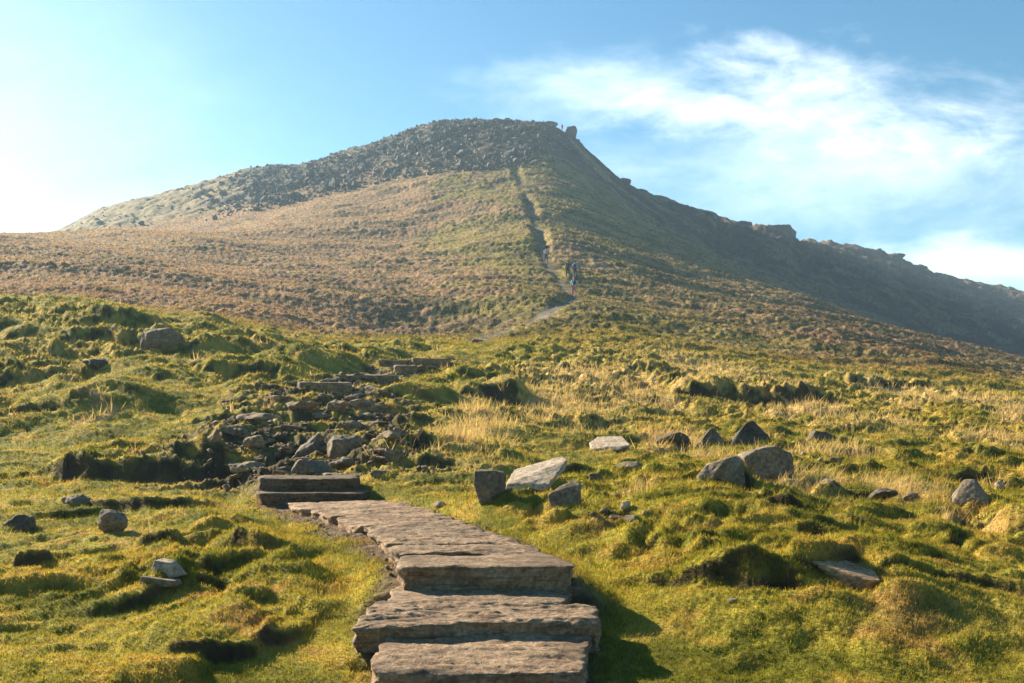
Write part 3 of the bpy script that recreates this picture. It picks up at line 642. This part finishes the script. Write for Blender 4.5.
place_rock('boulder', 632, 472, 42, 9, 'low flat grey rock barely rising from the turf', M_GRIT, 105, GB, dy=.9, sink=.5)
place_rock('boulder', 675, 446, 40, 17, 'dark low boulder, leftmost of the row of dark rocks', M_DARK, 106, GB, sink=.2)
place_rock('boulder', 713, 444, 34, 21, 'grey pyramid shaped boulder in the row of dark rocks', M_GRIT, 107, GB, pts=[(-.5,-.3,0),(.5,-.3,0),(.5,.4,0),(-.45,.4,0),(-.1,-.1,.85),(.05,.0,1.0),(.3,.1,.6),(-.4,-.2,.3),(.45,-.2,.2)], rough=.03)
place_rock('boulder', 752, 444, 44, 25, 'tall peaked dark boulder behind the large blocky one', M_DARK, 108, GB, pts=[(-.5,-.3,0),(.5,-.3,0),(.5,.4,0),(-.5,.4,0),(-.12,-.1,.9),(.08,.0,1.05),(.35,.1,.62),(-.42,-.2,.3),(.48,-.2,.3)], rough=.03)
place_rock('boulder', 769, 481, 54, 37, 'large blocky grey boulder with a flat top, biggest on the right', M_GRIT, 109, GB, pts=[(-.5,-.3,.0),(-.46,-.3,.75),(-.2,-.3,.95),(.15,-.3,1.0),(.45,-.25,.85),(.5,-.25,.1),(.5,.35,.7),(-.45,.35,.8),(.1,.4,1.0),(.5,.4,0),(-.5,.4,0),(.1,-.42,.4)], cuts=4, rough=.035)
place_rock('boulder', 719, 481, 52, 27, 'smooth pale grey boulder against the left side of the large blocky one', M_GRIT, 110, GB, cuts=4, rough=.03, pts=[(-.5,-.1,.1),(-.3,-.3,0),(.5,-.35,0),(.5,-.2,.8),(.2,-.25,.95),(-.2,-.1,.7),(.5,.3,1.0),(-.1,.3,.7),(-.4,.3,0),(.5,.4,0)])
place_rock('slab_boulder', 831, 441, 36, 11, 'dark flat rock tilted down to the right, beyond the large blocky boulder', M_DARK, 111, GB, pts=[(-.5,-.2,.5),(-.4,-.2,1.0),(-.1,-.1,.9),(.5,-.2,.1),(.5,.2,.3),(-.4,.3,1.0),(-.5,.3,.1),(.4,.3,0),(-.3,-.25,0)], rough=.03)
place_rock('boulder', 838, 493, 36, 15, 'grey rock half hidden behind a straw coloured tussock', M_GRIT, 112, GB, sink=.2)
place_rock('boulder', 888, 502, 34, 14, 'dark low rock in the peat between two pale tussocks', M_DARK, 113, GB, sink=.2)
place_rock('boulder', 914, 502, 22, 9, 'small grey rock beside the dark low rock in the peat', M_GRIT, 1131, GB, sink=.2)
place_rock('boulder', 972, 502, 38, 25, 'brown wedge shaped boulder near the right edge', M_GRIT, 114, GB, pts=[(-.5,-.2,.1),(-.3,-.3,0),(.4,-.35,0),(.5,-.2,.35),(.18,-.05,1.0),(-.05,.1,.95),(.4,.3,.5),(-.3,.3,.3),(.1,-.38,.3)], rough=.025)
place_rock('boulder', 1001, 491, 11, 9, 'small pale stone right of the brown wedge boulder', M_PALE, 115, GB, cuts=2)
place_rock('slab_boulder', 848, 588, 74, 42, 'long flat brown slab sloping down through a mossy hummock', M_FLAG, 116, GB, pts=[(-.5,.5,.95),(-.22,.8,1.05),(.5,.05,.42),(.44,-.3,.26),(.25,-.34,.30),(-.05,-.05,.50),(-.45,.25,.8),(-.4,.5,.2),(.4,-.2,-.2),(.1,.5,.1),(-.2,.1,.1),(.2,-.3,-.1)], cuts=4, rough=.02, soft=.3, sink=-.25)
GS = 'loose small stones below the wedge boulder'
for (u, v, w, h, lab) in [(594,519,9,6,'leftmost small stone of the loose scatter'),(605,517,12,7,'rounded small stone in the loose scatter, second from the left'),(626,513,11,11,'upright pale small stone in the loose scatter'),(616,521,16,8,'dark broad stone in the middle of the loose scatter'),(634,521,22,8,'low broad stone at the right of the loose scatter'),(645,519,10,5,'flat pale chip at the right end of the loose scatter')]:
    place_rock('stone', u, v, w, h, lab, M_PALE if 'pale' in lab else M_GRIT, int(u), GS, 'stone', cuts=2, rough=.05)
for (u, v, w, h, lab, mt) in [(595,483,16,9,'small brown stone right of the pale leaning slab',M_GRIT),(508,492,10,8,'small stone wedged between the dark upright boulder and the pale slab',M_GRIT),(439,508,13,10,'small pale stone in the turf beside the paved bend',M_PALE),(703,481,12,7,'small stone in front of the pale grey boulder',M_PALE),(837,464,14,7,'small reddish stone right of the large blocky boulder',M_GRIT),(803,456,7,5,'tiny pale stone right of the large blocky boulder',M_PALE),(821,463,6,5,'tiny pale stone left of the small reddish stone',M_PALE),(735,604,16,6,'small grey stone low in the mossy turf on the right',M_GRIT)]:
    place_rock('stone', u, v, w, h, lab, mt, int(u*3), None, 'stone', cuts=2, rough=.05)
# left of the path
GL = 'boulders on the turf left of the path'
place_rock('boulder', 110, 533, 33, 25, 'dark smooth dome shaped boulder alone on the left turf', M_GRIT, 201, GL, cuts=4, rough=.025, soft=1.0, npts=26, sink=.25)
place_rock('boulder', 166, 579, 34, 16, 'pale topped angular stone, the taller of a touching pair', M_PALE, 202, GL, pts=[(-.5,-.1,.55),(-.4,-.1,1.0),(.1,-.2,.85),(.12,-.3,.05),(-.3,-.3,.2),(.5,.1,.15),(.45,.3,.05),(-.3,.3,1.0),(.1,.3,.9),(-.45,.3,0)], rough=.015, soft=.25)
place_rock('slab_boulder', 158, 585, 36, 9, 'low flat stone lying in front of the pale topped one', M_GRIT, 203, GL, pts=[(-.5,-.3,.0),(-.5,-.25,1.0),(-.3,-.2,.9),(.5,-.3,.6),(.5,-.3,.0),(.45,.2,.5),(-.4,.3,.8),(-.5,.3,0),(.5,.3,0)], rough=.02, soft=.3)
place_rock('boulder', 15, 532, 38, 17, 'dark mossy boulder at the left edge of the turf', M_DARK, 204, GL, soft=1, sink=.25)
place_rock('boulder', 76, 505, 36, 10, 'low pale grey rock sunk in brown turf on the left', M_GRIT, 205, GL, sink=.4)
place_rock('boulder', 159, 351, 46, 27, 'rounded brown boulder on the green mound', M_GULLY, 206, GL, cuts=4, rough=.04, soft=1.2, npts=24, sink=.2)
place_rock('slab_boulder', 101, 368, 50, 15, 'long dark flat rock capping a mossy hummock', M_DARK, 207, GL, dy=.6, soft=.8, sink=.2)

# tumbled stones of the gully
GG = 'tumbled stones of the gully'
named = [(245,473,44,13,'long flat topped rock at the lower left of the gully'),(308,476,48,17,'broad dark rock just above the upper dark step'),(334,480,36,7,'thin flat rock resting behind the upper dark step'),(341,470,30,16,'bluish grey rock right of the broad dark rock'),
 (308,455,38,30,'tall dark rock on the left of the shadowed gully face'),(345,455,46,30,'largest dark block of the gully face'),(232,436,34,13,'pale topped ledge at the left rim of the gully'),(215,446,22,18,'small upright rock at the left end of the gully'),(256,450,34,16,'square rock below the pale ledge'),
 (252,424,60,9,'long flat pale ledge across the upper left of the gully'),(303,412,46,14,'pale domed rock in the middle of the upper gully'),(337,413,26,15,'pale split rock right of the domed one'),(397,440,38,13,'square brown block at the right rim of the gully'),(390,462,26,17,'pale lit rock at the lower right of the gully'),
 (372,425,40,9,'thin flat rock above the square brown block'),(290,430,40,8,'thin dark layer of rock under the domed one'),(362,410,30,11,'grey rock at the upper right of the gully'),(275,402,34,7,'low pinkish flat rock at the top left of the gully'),(232,403,50,6,'low pinkish slab bedded in the grass left of the gully'),(380,476,24,8,'small flat rock at the foot of the gully, right side')]
for k, (u, v, w, h, lab) in enumerate(named):
    place_rock('gully_rock', u, v, w, h, lab, M_GULLY if 'dark' not in lab else M_GRIT, 300+k, GG, dy=.75, cuts=3, rough=.05, npts=14, sink=.15, rot=0.3*math.sin(k*2.1), soft=.4, dmin=13.9)
rj = random.Random(5); jm = [hull_rock(400+k, (1, rj.uniform(.7, 1), rj.uniform(.28, .45)), 13, 3, .05, soft=.4) for k in range(9)]
for m_ in jm: m_.materials.append(M_GULLY)
n = 0
while n < 200:
    v = rj.uniform(360, 478); t = (478-v)/94
    lo, hi = 205+t*70+max(0, v-452)*1.2, 420-t*30-max(0, v-440)*1.0
    if v < 386: lo, hi = 290+(386-v)*4.2, 395+(386-v)*2.4
    u = rj.uniform(lo, hi); p = ground_point(u, v, 13.9)
    if p.y > 42: continue
    k = p.y/F*rj.choice((8, 10, 13, 18, 24, 32))
    o = link('gully_rock', jm[n % 9]); o.location = p-Vector((0, 0, .25*k)); o.scale = (k, k*rj.uniform(.7, 1), k*rj.uniform(.6, 1)); o.rotation_euler = (rj.uniform(-.2, .2), rj.uniform(-.2, .2), rj.uniform(0, 6.28))
    tag(o, 'small broken stone among the tumbled rocks of the gully', 'rock', GG+', small'); n += 1

# loose chippings in the gully and along the paved bend
def stone_mesh(name, spots_, tm_, mat, seed):
    r = random.Random(seed); V_, F_, o_ = [], [], 0
    for k, (sz, x, y, z) in enumerate(spots_):
        t, f = tm_[k % len(tm_)]; a = r.uniform(0, 6.28); b = r.uniform(-.5, .5); c, s_, cb, sb = math.cos(a), math.sin(a), math.cos(b), math.sin(b)
        Rm = np.array([[c, -s_, 0], [s_, c, 0], [0, 0, 1]]) @ np.array([[1, 0, 0], [0, cb, -sb], [0, sb, cb]])
        V_.append((t*np.array([1, 1, r.uniform(.5, 1.2)])*sz) @ Rm.T+np.array([x, y, z-.2*sz])); F_.append(f+o_); o_ += len(t)
    return link(name, np_mesh(name, np.concatenate(V_), np.concatenate(F_), False), mat)
tmpl = []
for k in range(10):
    me = hull_rock(600+k, (1, .9, .8), 9, 0, 0); t = np.zeros(len(me.vertices)*3); me.vertices.foreach_get('co', t)
    f = np.zeros(len(me.polygons)*3, int); me.polygons.foreach_get('vertices', f); tmpl.append((t.reshape(-1, 3), f.reshape(-1, 3))); bpy.data.meshes.remove(me)
gr = random.Random(77); gs_ = []
while len(gs_) < 1500:
    y = math.exp(gr.uniform(lg(13.9), lg(32))); x = gr.uniform(-9, 0); i = int(np.searchsorted(SG, x/y)); j = int((lg(y)-L0)/(L1-L0)*(ND-1))
    if gr.random() < gul[j, i]: gs_.append((min(gr.paretovariate(1.9)*.035, .2), x, y, float(gz(x, y))))
while len(gs_) < 2100:
    y = gr.uniform(5.3, 13); x = gr.uniform(-4, 1.2); i = int(np.searchsorted(SG, x/y)); j = int((lg(y)-L0)/(L1-L0)*(ND-1))
    if .45 < dn[j, i] < .9 and gr.random() < .5: gs_.append((min(gr.paretovariate(2.2)*.012, .06), x, y, float(gz(x, y))))
tag(stone_mesh('chippings', gs_, tmpl, M_GULLY, 78), 'small brown stone chippings between the gully rocks and beside the paving', 'chippings', kind='stuff')

# boulder field on the summit
SKY_ = [q_ for q_ in SKYL if 50 < q_[0] < 610]
LOW_ = [(60,231),(160,226),(200,224),(240,214),(300,203),(350,190),(400,179),(450,173),(500,169),(548,166),(575,160),(600,168)]
rs = random.Random(9)
def in_field(u, v):
    a = np.interp(u, *zip(*SKY_)); b = np.interp(u, *zip(*LOW_)); return a < v < b
def field_weight(u, v):
    w = 1.0 if u > 250 else 0.05+0.35*max(0, (u-195)/55.0)
    if u > 530 and v > 128: w *= max(0.18, 1-(u-530)/22)
    return w
spots = []
while len(spots) < 5200:
    u = rs.uniform(60, 585); v = rs.uniform(112, 232)
    if not in_field(u, v): continue
    nn = mnoise.noise(Vector((u*.03, v*.05, 1)))
    if rs.random() > field_weight(u, v)*(0.7+0.6*nn): continue
    i = col_index(u); k0 = np.searchsorted(YG, 185); T = VPIX[k0:, i]; q = np.argmax(T <= v)
    if T[q] > v: continue
    y = float(YG[q+k0]); x = (u-U0)/F*y; spots.append((min(rs.paretovariate(2.4)*0.50, 2.5 if v > np.interp(u, *zip(*SKY_))+7 else 1.0), x, y, float(gz(x, y))))
spots.sort(reverse=True)
sm = [hull_rock(500+k, (1, rs.uniform(.7, 1.1), rs.uniform(.6, 1.0)), 11, 2, .05, soft=.4, flat=True) for k in range(12)]
for m_ in sm: m_.materials.append(M_SUMMIT)
for k, (sz, x, y, z) in enumerate(spots[:299]):
    o = link('summit_boulder', sm[k % 12]); sz *= 1.05
    o.location = (x, y, z-.2*sz); o.scale = (sz, sz, sz*rs.uniform(.7, 1.25)); o.rotation_euler = (rs.uniform(-.5, .5), rs.uniform(-.5, .5), rs.uniform(0, 6.28))
    tag(o, 'grey angular boulder in the boulder field below the summit rim', 'boulder', 'boulders of the summit field')
tag(stone_mesh('scree', spots[299:], tmpl, M_SUMMIT, 79), 'fine grey scree filling the summit boulder field', 'scree', kind='stuff')
def ridge_point(u):
    i = col_index(u); k0 = np.searchsorted(YG, 200); k = k0+int(np.argmin(VPIX[k0:, i])); y = float(YG[k]); x = (u-U0)/F*y
    return Vector((x, y, float(gz(x, y))))
def crag(u, w, h, label, seed, drop=0.6, pts=None, mat=None):
    p = ridge_point(u); k = p.y/F
    me = hull_rock(seed, (w*k, w*k*.8, h*k), 14, 3, .06, [(a*w*k, b*w*k, c*h*k) for a, b, c in pts] if pts else None, soft=.5)
    o = link('crag', me, mat or M_SUMMIT); o.location = p-Vector((0, .3, drop*h*k)); return tag(o, label, 'crag', 'crags along the skyline')
crag(571, 12, 11, 'dark square crag jutting from the right end of the summit rim', 701, .28, [(-.4,-.3,0),(.4,-.3,0),(.5,-.3,.6),(.35,-.3,1.0),(-.3,-.3,.95),(-.5,-.3,.5),(.4,.3,0),(.45,.3,.9),(-.4,.3,.9),(-.4,.3,0)], M_DARK)
crag(548, 22, 8, 'low dark crag left of the square one on the summit rim', 702, .72, mat=M_DARK)
crag(620, 26, 9, 'low crag where the summit shoulder meets the long ridge', 703, .72, mat=M_DARK)
crag(703, 22, 8, 'small flat crag halfway along the right ridge', 704, .72, mat=M_DARK)
crag(742, 24, 9, 'flat topped crag left of the notch in the right ridge', 705, .72, mat=M_DARK)
crag(780, 28, 14, 'square nosed crag at the edge of the notch in the right ridge', 706, .86, [(-.5,-.3,0),(.5,-.3,.1),(.5,-.3,.55),(.32,-.3,.6),(.28,-.3,1.0),(-.5,-.3,1.0),(.5,.3,0),(.3,.3,1.0),(-.5,.3,1.0),(-.5,.3,0)], M_DARK)
crag(893, 26, 9, 'dark crag on the far ridge right of the notch', 707, .72, mat=M_DARK)
crag(918, 22, 8, 'last small crag on the far ridge near the right edge', 708, .72, mat=M_DARK)

# ------------------------------------------------------------------ walkers
def cloth(name, c, rough=.8):
    m = bpy.data.materials.new(name); m.use_nodes = True; N = NT(m.node_tree); tc = N.add('ShaderNodeTexCoord')
    n1 = N.noise(tc.outputs['Object'], 14, 4, .6)
    col = N.mix(1.0, (*c, 1), N.mix(n1, (.75,.75,.75), (1.2,1.2,1.2)), 'MULTIPLY')
    b = N.add('ShaderNodeBump', i_Strength=.3, i_Distance=.02, i_Height=n1)
    d = N.add('ShaderNodeBsdfPrincipled', i_Roughness=rough, i_Base_Color=col, i_Normal=b.outputs[0])
    N.add('ShaderNodeOutputMaterial', i_Surface=d.outputs[0]); return m
M_SKIN = cloth('skin', (.50,.30,.21), .55)
def skinned(name, pts, edges, mat, parent, root=0, sub=1):
    """one continuous surface grown round a jointed skeleton: pts = [(x, y, z, radius)]"""
    me = bpy.data.meshes.new(name); me.from_pydata([p[:3] for p in pts], edges, [])
    o = bpy.data.objects.new(name, me); COL.objects.link(o)
    o.modifiers.new('s', 'SKIN'); 
    for i, p in enumerate(pts):
        r = p[3]; d = me.skin_vertices[0].data[i]; d.radius = r if isinstance(r, tuple) else (r, r); d.use_root = (i == root)
    m = o.modifiers.new('d', 'SUBSURF'); m.levels = sub; m.render_levels = sub
    dg = bpy.context.evaluated_depsgraph_get(); me2 = bpy.data.meshes.new_from_object(o.evaluated_get(dg))
    o.modifiers.clear(); o.data = me2; bpy.data.meshes.remove(me); me2.name = name
    me2.polygons.foreach_set('use_smooth', np.ones(len(me2.polygons), bool)); me2.materials.clear(); me2.materials.append(mat)
    o.parent = parent; return o
def person(u, v, label, jacket, legs, hair, pack=None, shorts=False, H=1.72, face=1, stride=.22, dmin=60, heading=0.0):
    """a walker: +y is the way he or she faces before turning"""
    p = ground_point(u, v, dmin); k = H/1.72
    root = bpy.data.objects.new('person', None); COL.objects.link(root); root.location = p; root.rotation_euler = (0, 0, heading); root.scale = (k, k, k)
    tag(root, label, 'person', 'walkers on the hill path')
    s = stride
    hipL, hipR = (-.09, 0, .90), (.09, 0, .90); kneeL, kneeR = (-.10, s*.75+.06, .50), (.10, -s*.35+.04, .48)
    ankL, ankR = (-.10, s, .09), (.10, -s*1.1, .10); toeL, toeR = (-.11, s+.17, .03), (.11, -s*1.1+.16, .03)
    shL, shR = (-.18, .03, 1.40), (.18, .03, 1.40); elL, elR = (-.25, -.07, 1.13), (.25, .02, 1.13); wrL, wrR = (-.22, .08, .92), (.23, .16, .95)
    bp = [(0,0,.93,(.13,.10)), (0,.02,1.12,(.12,.09)), (0,.03,1.33,(.14,.10)), (0,.05,1.46,.055), (0,.06,1.53,.06), (0,.075,1.60,(.078,.095)), (0,.07,1.68,(.062,.08)),
          (*hipL,.085), (*kneeL,.055), (*ankL,.04), (*toeL,.035), (*hipR,.085), (*kneeR,.055), (*ankR,.04), (*toeR,.035),
          (*shL,.055), (*elL,.042), (*wrL,.030), (wrL[0],wrL[1]+.03,wrL[2]-.09,.034), (*shR,.055), (*elR,.042), (*wrR,.030), (wrR[0],wrR[1]+.03,wrR[2]-.09,.034)]
    ed = [(0,1),(1,2),(2,3),(3,4),(4,5),(5,6),(0,7),(7,8),(8,9),(9,10),(0,11),(11,12),(12,13),(13,14),(2,15),(15,16),(16,17),(17,18),(2,19),(19,20),(20,21),(21,22)]
    skinned('body', bp, ed, M_SKIN, root, 0, 2)
    # jacket: torso and sleeves
    jp = [(0,0,.90,(.165,.13)), (0,.02,1.12,(.155,.12)), (0,.03,1.34,(.165,.125)), (0,.04,1.45,.075), (*shL,.078), (*elL,.062), (wrL[0],wrL[1],wrL[2]+.03,.048), (*shR,.078), (*elR,.062), (wrR[0],wrR[1],wrR[2]+.03,.048)]
    skinned('jacket', jp, [(0,1),(1,2),(2,3),(2,4),(4,5),(5,6),(2,7),(7,8),(8,9)], jacket, root, 0, 2)
    kl = .62 if shorts else 1.0
    def along(a, b, t): return tuple(a[i]+(b[i]-a[i])*t for i in range(3))
    tp = [(0,0,.93,(.15,.12)), (*hipL,.105), (*(along(hipL, kneeL, .75) if shorts else kneeL),.075), (*hipR,.105), (*(along(hipR, kneeR, .75) if shorts else kneeR),.075)]
    te = [(0,1),(1,2),(0,3),(3,4)]
    if not shorts: tp += [(*along(kneeL, ankL, .9),.058), (*along(kneeR, ankR, .9),.058)]; te += [(2,5),(4,6)]
    skinned('shorts' if shorts else 'trousers', tp, te, legs, root, 0, 2)
    for a, t in ((ankL, toeL), (ankR, toeR)): skinned('boot', [(a[0],a[1]-.04,a[2]+.05,.055),(a[0],a[1]-.03,.05,.055),(t[0],t[1],.045,.048)], [(0,1),(1,2)], M_BOOT, root, 1, 2)
    skinned('hair', [(0,.035,1.60,(.085,.085)),(0,.05,1.68,(.085,.09)),(0,.06,1.735,(.06,.065))], [(0,1),(1,2)], hair, root, 1, 2)
    if pack:
        b = skinned('backpack', [(0,-.17,1.02,(.145,.10)),(0,-.19,1.22,(.155,.125)),(0,-.16,1.42,(.12,.09))], [(0,1),(1,2)], pack, root, 1, 2)
        for sx in (-1, 1): skinned('strap', [(sx*.10,-.10,1.42,.022),(sx*.11,.06,1.50,.022),(sx*.12,.17,1.34,.022),(sx*.13,.10,1.10,.02)], [(0,1),(1,2),(2,3)], pack, b)
    return root
M_BOOT = cloth('boot_leather', (.10,.075,.055)); M_HAIRD = cloth('dark_hair', (.035,.025,.018)); M_HAIRF = cloth('fair_hair', (.30,.21,.11))
M_BLUE = cloth('blue_fabric', (.18,.50,.72)); M_NAVY = cloth('navy_fabric', (.03,.04,.09)); M_BLACK = cloth('black_fabric', (.018,.020,.022)); M_RED = cloth('red_fabric', (.70,.03,.03)); M_PINK = cloth('rust_red_fabric', (.70,.20,.18)); M_LILAC = cloth('lilac_fabric', (.34,.33,.55)); M_GREYF = cloth('grey_fabric', (.30,.30,.33))
person(574, 297, 'walker in a light blue jacket and rust red legwear, nearest on the hill path', M_BLUE, M_PINK, M_HAIRF, M_NAVY, H=1.74, heading=.2)
person(575, 281, 'walker in a navy and lilac top just above the light blue jacket', M_LILAC, M_NAVY, M_HAIRD, M_NAVY, H=1.78, heading=-.2)
person(568, 277, 'walker all in black beside the navy and lilac one', M_BLACK, M_BLACK, M_HAIRD, None, H=1.75, heading=.3)
person(546, 263, 'walker in dark grey alone further up the dark trough of the path', M_GREYF, M_NAVY, M_HAIRD, M_GREYF, H=1.76, heading=.1)
# one on the summit rim beside the crag
q = ridge_point(562); rp = person(562, 142, 'tiny red clad walker on the summit rim beside the square crag', M_RED, M_RED, M_HAIRD, M_RED, H=1.8, dmin=200); rp.location = q+Vector((0, -.8, -.25))
rp.location.z = float(gz(q.x, q.y-.8))

# ------------------------------------------------------------------ the air
def haze():
    m = bpy.data.materials.new('air'); m.use_nodes = True; N = NT(m.node_tree)
    pv = N.add('ShaderNodeVolumePrincipled', i_Color=(.55,.77,1.0,1), i_Density=HAZE_D, i_Anisotropy=.25)
    N.add('ShaderNodeOutputMaterial', i_Volume=pv.outputs[0])
    z0 = float(Vall[:, 2].min())-1; z1 = float(Vall[:, 2].max())+4
    bm = bmesh.new(); bmesh.ops.create_cube(bm, size=1)
    for v in bm.verts: v.co = Vector((v.co.x*1860, 445+v.co.y*930, (z0+z1)/2+v.co.z*(z1-z0)))
    me = bpy.data.meshes.new('haze'); bm.to_mesh(me); bm.free()
    tag(link('haze', me, m), 'thin pale blue haze over the hill', 'haze', kind='stuff')
HAZE_D = 0.00044
haze()
